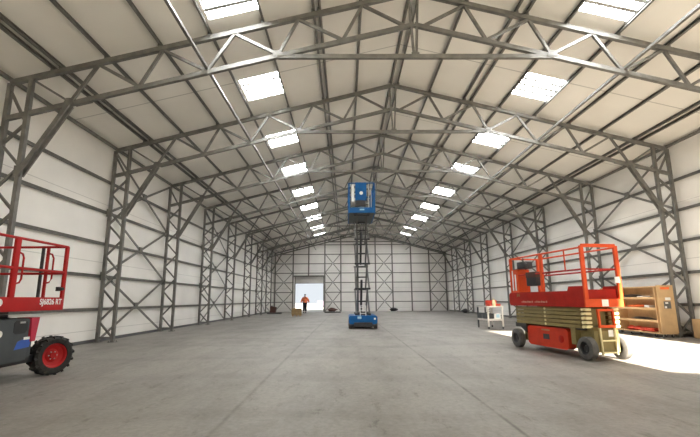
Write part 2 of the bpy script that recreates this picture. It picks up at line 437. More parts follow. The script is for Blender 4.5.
# braced wall bays: three stacked crosses each
def wall_brace(y0, y1, label, x, rz=0):
    t = thing('wall_brace', label, 'cross brace', (x, (y0+y1)/2, .0), rz, 'cross braces in the walls')
    h = (y1-y0)/2-.07
    for k in range(3):
        z0, z1 = .09+2.19*k, .09+2.19*(k+1)-.04
        for s in (-1, 1):
            b = MB(); b.bar((.012*s, -h*s, z0), (.012*s, h*s, z1), .022, .085, (0, 0, 1)); b.build('diagonal', M['galv'], t)
        b = MB(); b.box(-.024, .03, -.13, .13, (z0+z1)/2-.12, (z0+z1)/2+.12); b.build('gusset_plate', M['galv'], t)
    return t
for a, c, n in ((1, 2, 'nearest'), (3, 4, 'second'), (6, 7, 'farthest')):
    for s, x, rz in (('left', XL, 0), ('right', XR, math.pi)):
        near = 'nearest the camera' if n == 'nearest' else ('second from the camera' if n == 'second' else 'farthest down the hall')
        wall_brace(FR[a], FR[c], 'grey steel cross bracing on the %s wall, %s' % (s, near), x, rz)

# ------------------------------------------------------------------ back gable framing
GP = [-8.2, -6.12, -4.31, -2.42, -.55, 1.45, 3.50, 5.47, 7.67, 9.80, 11.73]
for i, x in enumerate(GP):
    z0 = 0 if i != 2 else DZ
    b = MB(); top = zr(x)+.1
    b.box(-.07, .07, -.06, -.05, z0, top); b.box(-.07, .07, .05, .06, z0, top); b.box(-.006, .006, -.05, .05, z0, top)
    if z0 == 0: b.box(-.12, .12, -.1, .055, 0, .015)
    tag(b.build('gable_post', M['galv'], None, (x, YB-.065, 0)), ('grey steel post on the far wall, short one above the doorway' if i == 2 else
        'grey steel post on the far wall, %s from its left corner' % ORD[i]), 'post', 'posts of the far wall')
for i, z in enumerate(GZ+[7.7, 8.6]):
    if i < 6: xa, xb = WL+.05, WR-.05
    else:
        xa = XL+(z-ZE)/SL+.1; xb = XR-(z-ZE)/SR-.1
    segs = [(xa, xb)] if z > DZ else [(xa, DX0-.1), (DX1+.1, xb)]
    for q, (u, v) in enumerate(segs):
        b = MB(); b.box(-(v-u)/2, (v-u)/2, -.03, .03, -.045, .045)
        w = '' if len(segs) == 1 else (', left of the doorway' if q == 0 else ', right of the doorway')
        tag(b.build('gable_girt', M['galv'], None, ((u+v)/2, YB-.035, z)), 'grey steel girt across the far wall, %s up%s' % (ORD[i], w), 'girt', 'girts of the far wall')
b = MB(); b.box(-(DX1-DX0)/2-.1, (DX1-DX0)/2+.1, -.07, .06, -.08, .08)
tag(b.build('door_lintel', M['galv'], None, ((DX0+DX1)/2, YB-.08, DZ+.02)), 'dark grey steel lintel over the open doorway in the far wall', 'lintel')
for i, j, lab in ((0, 1, 'in its left corner'), (3, 4, 'right of the doorway'), (6, 7, 'right of the blue lift'), (9, 10, 'in its right corner')):
    x0, x1 = GP[i], GP[j]
    t = thing('gable_brace', 'grey steel cross bracing on the far wall, ' + lab, 'cross brace', ((x0+x1)/2, YB-.16, 0), 0, 'cross braces of the far wall')
    h = (x1-x0)/2-.05
    for k in range(3):
        z0, z1 = .06+2.19*k, .06+2.19*(k+1)-.04
        for s in (-1, 1):
            b = MB(); b.bar((-h*s, .01*s, z0), (h*s, .01*s, z1), .02, .075, (0, 0, 1)); b.build('diagonal', M['galv'], t)
        b = MB(); b.box(-.1, .1, -.022, .022, (z0+z1)/2-.1, (z0+z1)/2+.1); b.build('gusset_plate', M['galv_light'], t)
# roof beam of the gable frame
t = thing('gable_rafter', 'grey steel rafter pair along the top of the far wall', 'rafter', (XM, YB-.2, 7.4))
for xe in (XL, XR):
    b = MB(); b.bar((xe-XM, 0, ZE-7.4), (0, 0, ZM-7.4), .07, .12); b.build('rafter', M['base'], t)

# ------------------------------------------------------------------ helpers for the lifts
def frame_tube(p, q, r=.022): return MB().tube([p, q], r)
def rect_loop(parent, name, m, x, y0, z0, z1, out, r=.014):
    """grab handle standing off a post, in the plane along Y"""
    b = MB(); b.tube([(x, y0, z0), (x, y0+out*.7, z0+.02), (x, y0+out, z0+.08), (x, y0+out, z1-.08), (x, y0+out*.7, z1-.02), (x, y0, z1)], r, 8)
    return b.build(name, m, parent)

# ------------------------------------------------------------------ red rough-terrain scissor lift at the left edge
sj = thing('scissor_lift', 'red and dark grey scissor lift with chunky tyres at the left edge', 'scissor lift', (-6.37, 7.05, 0))
# local: +x is the side facing the hall (x=.87), +y the far end (y=1.43)
b = MB(); b.prism([(-1.42, .36), (.62, .34), (.80, .42), (.80, 1.06), (-1.42, 1.06)], 0, -.62, .80); ch = b.build('chassis', M['charcoal'], sj)
b = MB(); b.box(.795, .835, -1.35, .66, .36, 1.05, .012); sp_ = b.build('side_panel', M['charcoal'], sj)
b = MB(); b.prism([(.30, .84), (.34, .81), (.56, .81), (.61, .86), (.61, .99), (.57, 1.03), (.34, 1.03), (.30, .99)], 0, .834, .84); b.build('hand_hole', M['black'], sp_)
b = MB(); b.box(.836, .85, .42, .54, .98, 1.01); b.build('latch', M['galv_light'], sp_)
b = MB(); b.prism([(.36, .55), (.70, .57), (.74, .76), (.50, .70), (.42, .68)], 0, .834, .838); dc = b.build('decal', M['decalblue'], sp_)
b = MB(); b.box(.838, .841, .55, .72, .70, .745); b.build('decal_stripe', M['white'], sp_)
b = MB(); b.lathe([(0, 0), (.055, 0), (.055, .004), (0, .004)], 20, Matrix.Translation((.834, .02, .83))); b.build('round_sticker', M['white'], sp_)
b = MB(); b.prism([(.70, .66), (.80, .66), (.86, 1.07), (.66, 1.07)], 0, .60, .86); b.build('end_panel', M['pinkred'], sj)
b = MB(); b.box(-.70, .70, -1.30, 1.30, .28, .40); b.box(-.25, .25, .6, 1.42, .25, .5); b.build('axle_frame', M['black'], sj)
def tyre(parent, x, y, r, w, side, m_t, m_r, steer=0., lugs=0, rim=.62):
    mt = Matrix.Translation((x, y, r)) @ Matrix.Rotation(steer, 4, 'Z')
    if side < 0: mt = mt @ Matrix.Rotation(math.pi, 4, 'Z')
    b = MB(); rr = r*rim
    b.lathe([(rr*.9, -w/2), (r*.86, -w/2), (r*.965, -w*.40), (r*.975, -w*.1), (r*.975, w*.1), (r*.965, w*.40), (r*.86, w/2), (rr*1.05, w/2), (rr, w*.40), (rr*.95, 0)], 40, mt)
    for k in range(lugs):
        for s in (-1, 1):
            a = 2*math.pi*(k+.25*(s+1))/lugs
            m2 = mt @ Matrix.Rotation(a, 4, 'X') @ Matrix.Translation((s*w*.25, 0, r*.96)) @ Matrix.Rotation(s*R(28), 4, 'Z')
            b.box(-w*.27, w*.27, -.022, .022, -.03, r*.05, mtx=m2)
    t = b.build('wheel', m_t, parent)
    b = MB(); b.lathe([(0, w*.30), (.055, w*.30), (.06, w*.20), (rr*.45, w*.16), (rr*.55, w*.10), (rr*.86, w*.22), (rr*.93, w*.42), (rr*1.0, w*.46), (rr*1.02, w*.38), (rr*.9, -w*.3), (0, -w*.3)], 32, mt); rm = b.build('rim', m_r, t)
    b = MB()
    for k in range(6):
        a = 2*math.pi*k/6
        b.tube([mt @ Vector((w*.13, rr*.32*math.cos(a), rr*.32*math.sin(a))), mt @ Vector((w*.24, rr*.32*math.cos(a), rr*.32*math.sin(a)))], .012, 6)
    b.build('wheel_nuts', M['galv_light'], rm)
    return t
tyre(sj, .80, 1.36, .35, .28, 1, M['rubber'], M['rimred'], R(-26), 16)
tyre(sj, -.70, 1.36, .35, .28, -1, M['rubber'], M['rimred'], R(-26), 16)
tyre(sj, .80, -1.10, .35, .28, 1, M['rubber'], M['rimred'], 0, 16)
tyre(sj, -.70, -1.10, .35, .28, -1, M['rubber'], M['rimred'], 0, 16)
for k in range(2):
    for s in (-.42, .42):
        b = MB(); b.box(s-.05, s+.05, -1.3, .62, 1.065+.065*k, 1.12+.065*k, .008); b.build('scissor_arm', M['darksteel'], sj)
b = MB(); b.box(-.80, .86, -1.40, 1.38, 1.185, 1.225); b.build('deck', M['darksteel'], sj)
# toe boards
for nm, (x0, x1, y0, y1) in {'a': (.86, .90, -1.42, 1.40), 'b': (-.88, -.84, -1.42, 1.40), 'c': (-.84, .86, 1.36, 1.40), 'd': (-.84, .86, -1.42, -1.38)}.items():
    b = MB(); b.box(x0, x1, y0, y1, 1.185, 1.42, .006); tb = b.build('toe_board', M['red'], sj)
    if nm == 'a':
        ry = Matrix.Rotation(R(90), 4, 'Z') @ Matrix.Rotation(R(90), 4, 'X')
        text('lettering', 'SJ6826 RT', .14, M['white'], tb, Matrix.Translation((.902, 1.035, 1.335)) @ ry, .002, 'white model lettering')
        b = MB(); b.lathe([(0, 0), (.06, 0), (.06, .004), (0, .004)], 20, Matrix.Translation((.901, -.16, 1.33))); b.build('round_sticker', M['white'], tb)
# posts and rails
for (x, y, w) in ((.88, 1.36, .04), (.88, .08, .055), (.88, -1.36, .04), (-.86, 1.36, .04), (-.86, .12, .04), (-.86, -1.36, .04)):
    b = MB(); b.box(x-.022, x+.022, y-w, y+w, 1.40, 2.40, .006); b.build('guard_post', M['red'], sj)
for x in (.88, -.86):
    for z in (2.40, 1.90):
        b = MB(); b.tube([(x, -1.38, z), (x, 1.38, z)], .023); b.build('guard_rail', M['red'], sj)
for y in (1.38, -1.38):
    for z in (2.40, 1.88):
        b = MB(); b.tube([(-.86, y, z), (.88, y, z)], .023); b.build('guard_rail', M['red'], sj)
for x in (.40, .50):
    b = MB(); b.box(x-.022, x+.022, 1.36, 1.40, 1.42, 2.38); b.build('gate_post', M['darksteel'] if x < .45 else M['red'], sj)
b = MB(); b.tube([(.53, 1.38, 1.70), (.58, 1.38, 1.71), (.62, 1.38, 1.78), (.62, 1.38, 2.18), (.58, 1.38, 2.26), (.53, 1.38, 2.27)], .016, 8); b.build('grab_handle', M['red'], sj)
rect_loop(sj, 'grab_handle', M['red'], .89, .13, 1.64, 2.16, .11, .016)
b = MB(); b.box(.02+.78, .86, 1.27, 1.33, 1.54, 1.62); b.tube([(.86, 1.28, 1.58), (.95, 1.26, 1.58)], .03, 8); b.build('socket_box', M['black'], sj)

# ------------------------------------------------------------------ orange and beige scissor lift on the right
jl = thing('scissor_lift', 'orange and cream scissor lift standing lowered beside the sunlit floor strip', 'scissor lift', (5.48, 11.0, 0), R(9))
b = MB(); b.box(-.27, .27, -1.30, 1.30, .20, .62, .01); b.build('chassis', M['beige'], jl)
b = MB(); b.prism([(-1.46, .17), (-1.16, .13), (-1.02, .20), (-1.02, .66), (-1.40, .70), (-1.46, .62)], 0, -.30, .30)
b.box(-.42, -.27, -1.02, -.86, .30, .66); b.box(.27, .42, -1.02, -.86, .30, .66); b.build('end_casing', M['beige'], jl)
b = MB(); b.box(-.40, .40, -1.25, -.80, .63, .68); b.build('cover_plate', M['darksteel'], jl)
b = MB(); b.prism([(.98, .42), (1.25, .56), (1.50, .56), (1.50, .68), (.98, .68)], 0, -.40, .40); b.build('fork_bracket', M['darksteel'], jl)
for s in (-1, 1):
    b = MB(); x0, x1 = sorted((s*.27, s*.46))
    b.prism([(-.80, .20), (-.70, .15), (.72, .15), (.82, .20), (.82, .58), (.74, .63), (-.74, .63), (-.80, .56)], 0, x0, x1); tray = b.build('side_tray', M['trayred'], jl)
    b = MB(); b.lathe([(0, 0), (.09, 0), (.09, .01), (.05, .02), (0, .02)], 20, Matrix.Translation((s*.46, -.55, .38)) @ (Matrix.Rotation(math.pi, 4, 'Z') if s < 0 else Matrix())); b.build('round_latch', M['shadeorange'], tray)
    b = MB(); x0, x1 = sorted((s*.46, s*.464)); b.box(x0, x1, -.1, .15, .33, .46); b.build('sticker', M['darksteel'], tray)
    b = MB(); x0, x1 = sorted((s*.46, s*.464)); b.box(x0, x1, -.12, .2, .54, .575); b.build('sticker', M['card'], tray)
for s in (-1, 1):
    for y in (-1.37, 1.38): tyre(jl, s*.42, y, .255, .17, s, M['greyrubber'], M['black'], 0, 0, .55)
for k in range(5):
    z0 = .665+.094*k
    for s in (-1, 1):
        b = MB(); x0, x1 = sorted((s*.30, s*.42))
        b.box(x0, x1, -1.24, 1.40, z0, z0+.082, .010); arm = b.build('scissor_arm', M['beige'], jl)
        b = MB(); x0, x1 = sorted((s*.26, s*.41)); b.box(x0, x1, -1.40, -1.25, z0+.012, z0+.072, .018); b.build('arm_end', M['cream'], arm)  # pale colour stands in for sunlight on the arm ends
        b = MB(); b.tube([(s*.42, -1.33, z0+.042), (s*.455, -1.33, z0+.042)], .032, 12); b.tube([(s*.42, .05, z0+.042), (s*.44, .05, z0+.042)], .03, 12); b.build('pivot_pin', M['cream'], arm)
b = MB(); b.box(-.24, .24, -1.20, 1.30, .70, 1.10); b.build('hydraulic_frame', M['beige'], jl)
b = MB(); b.box(-.44, .44, -1.48, 1.50, 1.135, 1.175); b.build('deck', M['shadeorange'], jl)
for s in (-1, 1):
    b = MB(); x0, x1 = sorted((s*.44, s*.475))
    b.prism([(-1.48, 1.14), (1.56, 1.14), (1.60, 1.20), (1.60, 1.44), (1.54, 1.50), (-.95, 1.50), (-1.0, 1.60), (-1.48, 1.60)], 0, x0, x1); tb = b.build('toe_board', M['shadeorange'], jl)
    if s < 0:
        rt = Matrix.Rotation(R(-90), 4, 'Z') @ Matrix.Rotation(R(90), 4, 'X')
        text('lettering', 'JLG', .10, M['beige'], tb, Matrix.Translation((-.477, 1.12, 1.425)) @ rt, .002, 'dull grey lettering')
        b = MB()
        for i in range(17):
            w_ = .040+.010*((i*7) % 3)
            b.box(-.479, -.475, .98-.068*i-w_, .98-.068*i, 1.225, 1.255+.008*((i*5) % 3)) if i != 8 else None
        b.build('lettering', M['fadedtext'], tb)
b = MB(); b.box(-.475, .475, 1.50, 1.54, 1.14, 1.50); b.build('end_board', M['shadeorange'], jl)
b = MB(); b.box(-.475, .475, -1.52, -1.48, 1.135, 1.315, .006); eb = b.build('end_board', M['orange'], jl)
b = MB(); b.box(-.07, .09, -1.524, -1.52, 1.15, 1.30); b.build('sticker', M['white'], eb)
b = MB(); b.box(-.36, .36, -1.46, -1.42, 1.30, 1.52); b.build('entry_kick_plate', M['shadeorange'], jl)
# posts
for x in (-.43, .43):
    b = MB(); b.box(x-.045, x+.045, -1.53, -1.47, 1.30, 2.50, .012); b.build('guard_post', M['orange'], jl)
    if x < 0: b = MB(); b.box(x-.03, x+.03, -.02, .07, 1.48, 2.44, .008); b.build('guard_post', M['orange'], jl)
    b = MB(); b.box(x-.03, x+.03, 1.44, 1.52, 1.48, 2.46, .008); b.build('guard_post', M['orange'], jl)
    if x < 0: b = MB(); b.tube([(x, -.90, 1.97), (x, -.90, 2.44)], .017, 8); b.build('rail_upright', M['orange'], jl)
    for z in (2.46, 1.97):
        b = MB(); b.tube([(x, -1.50, z), (x, 1.49, z)], .022); b.build('guard_rail', M['orange'] if z > 2 else M['shadeorange'], jl)
b = MB(); b.tube([(-.43, 1.49, 2.46), (.43, 1.49, 2.46)], .022); b.build('guard_rail', M['orange'], jl)
b = MB(); b.tube([(-.43, 1.49, 1.97), (.43, 1.49, 1.97)], .022); b.build('guard_rail', M['orange'], jl)
b = MB(); b.box(-.43, .43, -1.525, -1.475, 2.46, 2.54, .018); b.build('gate_top_bar', M['orange'], jl)
b = MB(); b.tube([(-.43, -1.5, 1.97), (.43, -1.5, 1.97)], .018); b.build('gate_chain_bar', M['shadeorange'], jl)
b = MB(); b.box(.30, .42, -1.545, -1.53, 1.66, 1.80); b.build('sticker', M['white'], jl)
# platform controls at the far end
b = MB(); b.box(-.46, -.10, 1.10, 1.42, 1.50, 2.14, .02); cb = b.build('control_box', M['orange'], jl)
b = MB(); b.box(-.465, -.455, 1.20, 1.26, 1.55, 2.0); b.box(-.465, -.455, 1.34, 1.40, 1.55, 2.12); b.build('white_stripe', M['white'], cb)
b = MB(); b.box(-.44, -.20, .75, 1.15, 2.14, 2.34, .03); cp = b.build('control_unit', M['black'], jl)
b = MB(); b.tube([(-.42, .85, 2.34), (-.42, .84, 2.43)], .018, 8); b.tube([(-.44, .72, 2.30), (-.45, .62, 2.26), (-.45, .62, 2.16), (-.44, .74, 2.12)], .014, 8); b.build('joystick', M['black'], cp)
b = MB(); b.box(-.45, -.30, .28, .72, 1.66, 2.02, .03); mb_ = b.build('manual_box', M['black'], jl)
b = MB(); b.box(-.455, -.29, .27, .73, 1.88, 2.03, .02); b.build('lid', M['redbrown'], mb_)
# ladder on the near end
for x in (-.17, .19):
    b = MB(); b.bar((x, -1.50, .12), (x, -1.49, .72), .03, .04, (0, 1, 0)); b.build('ladder_rail', M['cream'], jl)
for z in (.17, .42):
    b = MB(); b.bar((-.17, -1.51, z), (.19, -1.51, z), .05, .03); b.build('ladder_rung', M['cream'], jl)
b = MB(); b.bar((-.17, -1.50, .70), (-.17, -1.48, 1.08), .04, .05, (0, 1, 0)); b.bar((.19, -1.50, .70), (.19, -1.48, 1.08), .04, .05, (0, 1, 0))
b.bar((-.19, -1.48, 1.07), (.21, -1.48, 1.07), .05, .05); b.bar((-.19, -1.50, .72), (.21, -1.50, .72), .05, .06); b.build('ladder_hoop', M['orange'], jl)
b = MB(); b.box(.05, .17, -1.466, -1.462, .50, .64); b.build('sticker', M['white'], jl)

# ------------------------------------------------------------------ blue scissor lift, raised, in mid hall
bl = thing('scissor_lift', 'blue scissor lift raised high in the middle of the hall', 'scissor lift', (.80, 21.3, 0))
# local: near end y=-1.2
b = MB(); b.prism([(-.60, .22), (.60, .22), (.66, .30), (.66, .54), (.60, .60), (-.60, .60), (-.66, .54), (-.66, .30)], 1, -1.22, 1.22); b.build('chassis', M['blue'], bl)
b = MB(); b.box(-.48, .48, -1.16, 1.16, .12, .22); b.build('pothole_guard', M['black'], bl)
b = MB(); b.box(-.42, .42, -1.26, -1.22, .10, .30); b.build('bumper', M['darksteel'], bl)
for s in (-1, 1):
    for y in (-.92, .92): tyre(bl, s*.585, y, .21, .17, s, M['greyrubber'], M['greyrubber'], 0, 0, .5)
b = MB(); b.box(-.26, -.08, -1.225, -1.22, .46, .57); b.build('sticker', M['lblue'], bl)
b = MB(); b.box(.50, .58, -1.225, -1.22, .42, .50); b.build('sticker', M['white'], bl)
for x in (-.13, .13):
    b = MB(); b.bar((x, -1.16, .60), (x, -1.16, 1.06), .035, .035, (0, 1, 0)); b.build('ladder_rail', M['white'], bl)
for z in (.70, .84, .98, 1.05):
    b = MB(); b.bar((-.13, -1.16, z), (.13, -1.16, z), .035, .03); b.build('ladder_rung', M['white'], bl)
LV, Z0, HS = 4, .66, 1.178
for k in range(LV):
    za, zb = Z0+HS*k, Z0+HS*(k+1)
    for s in (-1, 1):
        b = MB(); b.bar((s*.31, -1.02, za), (s*.31, 1.0, zb), .075, .11, (0, 0, 1)); b.build('scissor_arm', M['greyarm'], bl)
        b = MB(); b.bar((s*.225, 1.0, za), (s*.225, -1.02, zb), .075, .11, (0, 0, 1)); b.build('scissor_arm', M['greyarm'], bl)
    for z in ((za, zb) if k == LV-1 else (za,)):
        for y in (-1.02, 1.0):
            b = MB(); b.tube([(-.37, y, z), (.37, y, z)], .04, 10); b.build('pivot_pin', M['darksteel'], bl)
    b = MB(); b.tube([(-.35, -.01, (za+zb)/2), (.35, -.01, (za+zb)/2)], .035, 10); b.build('pivot_pin', M['darksteel'], bl)
for k in (0, 2):
    b = MB(); b.tube([(-.03, .6, Z0+HS*k+.1), (-.03, -.55, Z0+HS*(k+1.35))], .055, 12); b.build('hydraulic_ram', M['darksteel'], bl)
zp = Z0+HS*LV+.07
b = MB(); b.box(-.60, .60, -1.20, 1.75, zp, zp+.10); b.box(-.40, -.25, -1.1, 1.2, zp-.06, zp); b.box(.25, .40, -1.1, 1.2, zp-.06, zp); b.build('deck', M['charcoal'], bl)
for (x0, x1, y0, y1) in ((-.66, -.60, -1.22, 1.77), (.60, .66, -1.22, 1.77), (-.60, .60, -1.24, -1.19), (-.60, .60, 1.72, 1.77)):
    b = MB(); b.box(x0, x1, y0, y1, zp, zp+.27, .006); b.build('toe_board', M['blue'], bl)
zt = 6.93
for x in (-.61, .61):
    for y in (-1.20, .2, 1.70):
        b = MB(); b.box(x-.045, x+.045, y-.03, y+.03, zp+.25, zt); b.build('guard_post', M['blue'], bl)
    for z in (zt, (zt+zp+.25)/2):
        b = MB(); b.tube([(x, -1.2, z), (x, 1.72, z)], .028); b.build('guard_rail', M['blue'], bl)
for y in (-1.2, 1.70):
    b = MB(); b.tube([(-.61, y, zt), (.61, y, zt)], .028); b.build('guard_rail', M['blue'], bl)
b = MB(); b.tube([(-.61, 1.7, (zt+zp+.25)/2), (.61, 1.7, (zt+zp+.25)/2)], .028); b.build('guard_rail', M['blue'], bl)
b = MB(); b.box(-.31, .24, -1.26, -1.16, zp+.62, zt+.03, .02); pn = b.build('control_panel', M['blue'], bl)
b = MB(); b.lathe([(0, 0), (.09, 0), (.09, .008), (0, .008)], 18, Matrix.Translation((-.02, -1.26, zp+.98)) @ Matrix.Rotation(R(-90), 4, 'Z')); b.build('round_emblem', M['white'], pn)
b = MB(); b.box(-.32, .18, -1.28, -1.14, zp+.32, zp+.62, .03); b.build('manual_box', M['black'], bl)
b = MB(); b.box(-.50, -.36, -1.22, -1.20, zp+.55, zt-.06); b.build('side_plate', M['white'], bl)
b = MB(); b.box(-.10, .12, -1.245, -1.24, zp+.13, zp+.2); b.build('sticker', M['lblue'], bl)
for x in (.34, .46):
    b = MB(); b.tube([(x, -1.2, zp+.25), (x, -1.2, zt)], .016, 8); b.build('gate_bar', M['offwhite'], bl)

# ------------------------------------------------------------------ plywood rack on castors, right wall
rk = thing('rolling_rack', 'plywood shelf rack on castors by the right wall, holding tools', 'rack', (10.93, 16.15, 0))
Y0r, Y1r, X0r, X1r = -1.57, 1.75, -.30, .16
zsh = [.16, .52, .94, 1.30]
b = MB(); b.box(X0r-.03, X1r+.03, Y0r-.02, Y1r+.02, .115, .155); b.build('base_board', M['ply'], rk)
b = MB(); b.box(X0r-.05, X1r+.05, Y0r-.03, Y0r, .155, 1.74); ep = b.build('end_panel', M['ply'], rk)
b = MB(); b.box(-.22, .08, Y0r-.04, Y0r-.03, 1.60, 1.68, .004); b.build('orange_strip', M['orangecloth'], ep)
b = MB(); b.box(-.10, .08, Y0r-.036, Y0r-.03, 1.24, 1.33); b.build('paper_label', M['white'], ep)
b = MB(); b.box(-.17, .07, Y0r-.036, Y0r-.03, .96, 1.20); lb = b.build('dark_label', M['greyarm'], ep)
b = MB(); b.box(-.12, -.02, Y0r-.038, Y0r-.036, 1.12, 1.17); b.box(-.15, -.08, Y0r-.038, Y0r-.036, .97, 1.04); b.build('label_patch', M['white'], lb)
b = MB(); b.box(X0r, X1r, Y1r-.03, Y1r, .155, 1.72); b.build('end_panel', M['ply'], rk)
b = MB(); b.box(X1r-.02, X1r, Y0r, Y1r-.03, .155, 1.72); b.build('back_panel', M['ply'], rk)
b = MB(); b.box(X0r, X1r-.02, Y0r, Y1r-.03, 1.69, 1.72); b.build('top_board', M['ply'], rk)
for z in zsh[1:]:
    b = MB(); b.box(X0r+.02, X1r-.02, Y0r+.2, Y1r-.03, z, z+.025); b.box(X0r, X0r+.02, Y0r+.2, Y1r-.03, z-.02, z+.05); b.build('shelf', M['ply'], rk)
b = MB(); b.box(X0r-.005, X1r-.02, Y0r+.17, Y0r+.20, .155, 1.69); b.build('divider', M['ply'], rk)
b = MB(); b.box(X0r-.005, X1r-.02, .82, .85, .155, 1.69); b.build('divider', M['ply'], rk)
for y in (Y0r+.12, Y0r+.45, .1, 1.2, Y1r-.15):
    for x in ((X0r+.06, X1r-.06)):
        b = MB(); b.lathe([(0, -.018), (.042, -.018), (.05, -.01), (.05, .01), (.042, .018), (0, .018)], 16, Matrix.Translation((x, y, .05)) @ Matrix.Rotation(R(70), 4, 'Z'))
        cs = b.build('castor', M['darksteel'], rk)
        b = MB(); b.box(x-.035, x+.035, y-.04, y+.04, .105, .115); b.box(x-.02, x+.02, y-.035, y-.028, .04, .11); b.box(x-.02, x+.02, y+.028, y+.035, .04, .11); b.build('fork', M['galv_light'], cs)
# things lying in the rack (world coordinates)
def lump(name, label, cat, x, y, z, sx, sy, sz, m, seed, group=None):
    b = bmesh.new(); bmesh.ops.create_icosphere(b, subdivisions=3, radius=1); rr = random.Random(seed)
    ph = [rr.uniform(0, 6) for _ in range(6)]
    for v in b.verts:
        k = 1+.13*math.sin(4*v.co.x+ph[0])+.12*math.sin(5*v.co.y+ph[1])+.1*math.sin(6*v.co.z+ph[2])
        v.co = Vector((v.co.x*sx*k, v.co.y*sy*k, max(-.02*0, (v.co.z*k*.5+.5)*sz)))
    zmin = min(v.co.z for v in b.verts)
    for v in b.verts: v.co.z -= zmin
    o = MB(); o.add(b); return tag(o.build(name, m, None, (x, y, z)), label, cat, group)
s1, s2, s3, s0 = [z+.025 for z in (zsh[3], zsh[2], zsh[1])]+[.155]
xr = 10.83
lump('folded_sheet', 'white folded sheet on the top shelf of the plywood rack', 'sheet', xr-.05, 15.55, s1+.0, .16, .28, .07, M['white'], 1)
lump('dark_bag', 'dark bag on the top shelf of the plywood rack', 'bag', xr, 16.25, s1, .15, .38, .14, M['darksteel'], 2)
lump('folded_tarp', 'orange folded tarpaulin on the second shelf of the plywood rack', 'tarpaulin', xr-.05, 15.95, s2, .17, .50, .11, M['orangecloth'], 3)
b = MB(); b.box(-.1, .1, -.12, .12, 0, .10, .012); tag(b.build('white_carton', M['white'], None, (xr-.06, 15.28, s2)), 'small white carton beside the orange tarpaulin on the rack', 'carton')
lump('dark_bag', 'dark flat bag on the third shelf of the plywood rack', 'bag', xr, 15.8, s3, .17, .55, .09, M['darksteel'], 4)
for i, (yy, sy) in enumerate(((15.25, .16), (15.62, .15), (15.98, .15), (16.36, .16))):
    lump('coiled_strap', 'red coiled strap on the bottom shelf of the rack, %s from its near end' % ORD[i], 'strap', xr-.05, yy, s0, .16, sy, .15, M['redcloth'], 5+i, 'red coiled straps on the bottom shelf')
for i, zz in enumerate((s0, s2, s1)):
    lump('cloth_bundle', 'brown cloth bundle in the far bay of the rack, %s' % ('bottom shelf', 'third shelf up', 'top shelf')[i], 'bundle', xr, 17.35, zz, .16, .3, .16, M['redbrown'], 12+i, 'cloth bundles in the rack')
# cardboard box beyond the near right column
bxm = thing('cardboard_box', 'tan cardboard box at the right edge, standing by the wall', 'box', (11.74, 14.2, 0))
b = MB(); b.box(-.19, .19, -.25, .25, 0, .62, .006); b.build('carton', M['ply'], bxm)
b = MB(); b.box(-.03, .03, -.251, .251, .61, .623); b.build('tape', M['cream'], bxm)
lump('rubble_sack', 'grey sack slumped at the foot of the near right column', 'sack', 11.55, 15.15, 0, .22, .25, .28, M['greyrubber'], 30)

# ------------------------------------------------------------------ service trolley left of the orange lift
ct = thing('tool_trolley', 'white two-shelf tool trolley standing left of the orange lift', 'trolley', (6.66, 20.05, 0), R(4))
for x in (-.33, .33):
    for y in (-.60, .60):
        b = MB(); b.box(x-.03, x+.03, y-.03, y+.03, .10, .95, .004); lg = b.build('leg', M['charcoal'] if x < 0 < y else M['offwhite'], ct)  # far left leg coloured dark to stand in for shade
        b = MB(); b.lathe([(0, -.018), (.045, -.018), (.055, -.008), (.055, .008), (.045, .018), (0, .018)], 14, Matrix.Translation((x, y, .055))); b.box(x-.03, x+.03, y-.03, y+.03, .085, .10); b.build('castor', M['darksteel'], lg)
b = MB(); b.box(-.38, .38, -.65, .65, .95, 1.0, .008); b.build('top_tray', M['offwhite'], ct)
b = MB(); b.box(-.36, .36, -.63, .63, .36, .44, .008); b.build('lower_tray', M['offwhite'], ct)
b = MB(); b.tube([(-.30, .65, .97), (-.30, .8, 1.0), (.30, .8, 1.0), (.30, .65, .97)], .016, 8); b.build('push_handle', M['galv'], ct)
for y in (-.25, .30):
    b = MB(); b.box(-.365, -.36, y-.25, y+.25, .44, .70); b.build('side_panel', M['charcoal'], ct)
def at_ct(x, y): return (6.66+x*math.cos(R(4))-y*math.sin(R(4)), 20.05+x*math.sin(R(4))+y*math.cos(R(4)))
def onct(name, label, cat, x, y, z): xx, yy = at_ct(x, y); return thing(name, label, cat, (xx, yy, z), R(4))
t = onct('tool_case', 'red open tool case on the top of the white trolley', 'tool case', .06, -.30, 1.0)
b = MB(); b.box(-.26, .26, -.22, .22, 0, .10, .012); b.build('tray', M['redcloth'], t)
b = MB(); b.box(-.26, .26, .20, .24, .08, .26, .01); b.build('lid', M['redcloth'], t)
t = onct('spray_bottle', 'cream plastic bottle standing in front of the red tool case', 'bottle', -.02, -.57, 1.0)
b = MB(); b.lathe([(0, 0), (.07, 0), (.075, .02), (.075, .2), (.03, .27), (.03, .33), (0, .33)], 18, Matrix.Rotation(R(-90), 4, 'Y')); b.build('bottle_body', M['cream'], t)
b = MB(); b.lathe([(0, .33), (.035, .33), (.035, .38), (0, .38)], 14, Matrix.Rotation(R(-90), 4, 'Y')); b.build('cap', M['white'], t)
t = onct('tool_bag', 'black tool bag on the lower tray of the white trolley', 'bag', -.18, -.38, .44)
b = MB(); b.box(-.14, .14, -.2, .2, 0, .24, .05); b.build('bag_body', M['black'], t)
b = MB(); b.tube([(0, -.12, .22), (0, -.1, .32), (0, .1, .32), (0, .12, .22)], .014, 8); b.build('handle', M['black'], t)
t = onct('plastic_tub', 'white and light blue plastic tub on the lower tray of the trolley', 'tub', .12, -.38, .44)
b = MB(); b.box(-.15, .15, -.18, .18, 0, .24, .02); b.build('tub_body', M['white'], t)
b = MB(); b.box(-.06, .09, -.185, -.18, .05, .2); b.build('blue_label', M['lblue'], t)
t = onct('cable_coil', 'dark cable coil hanging on the lower tray at the left', 'cable', -.12, .22, .44)
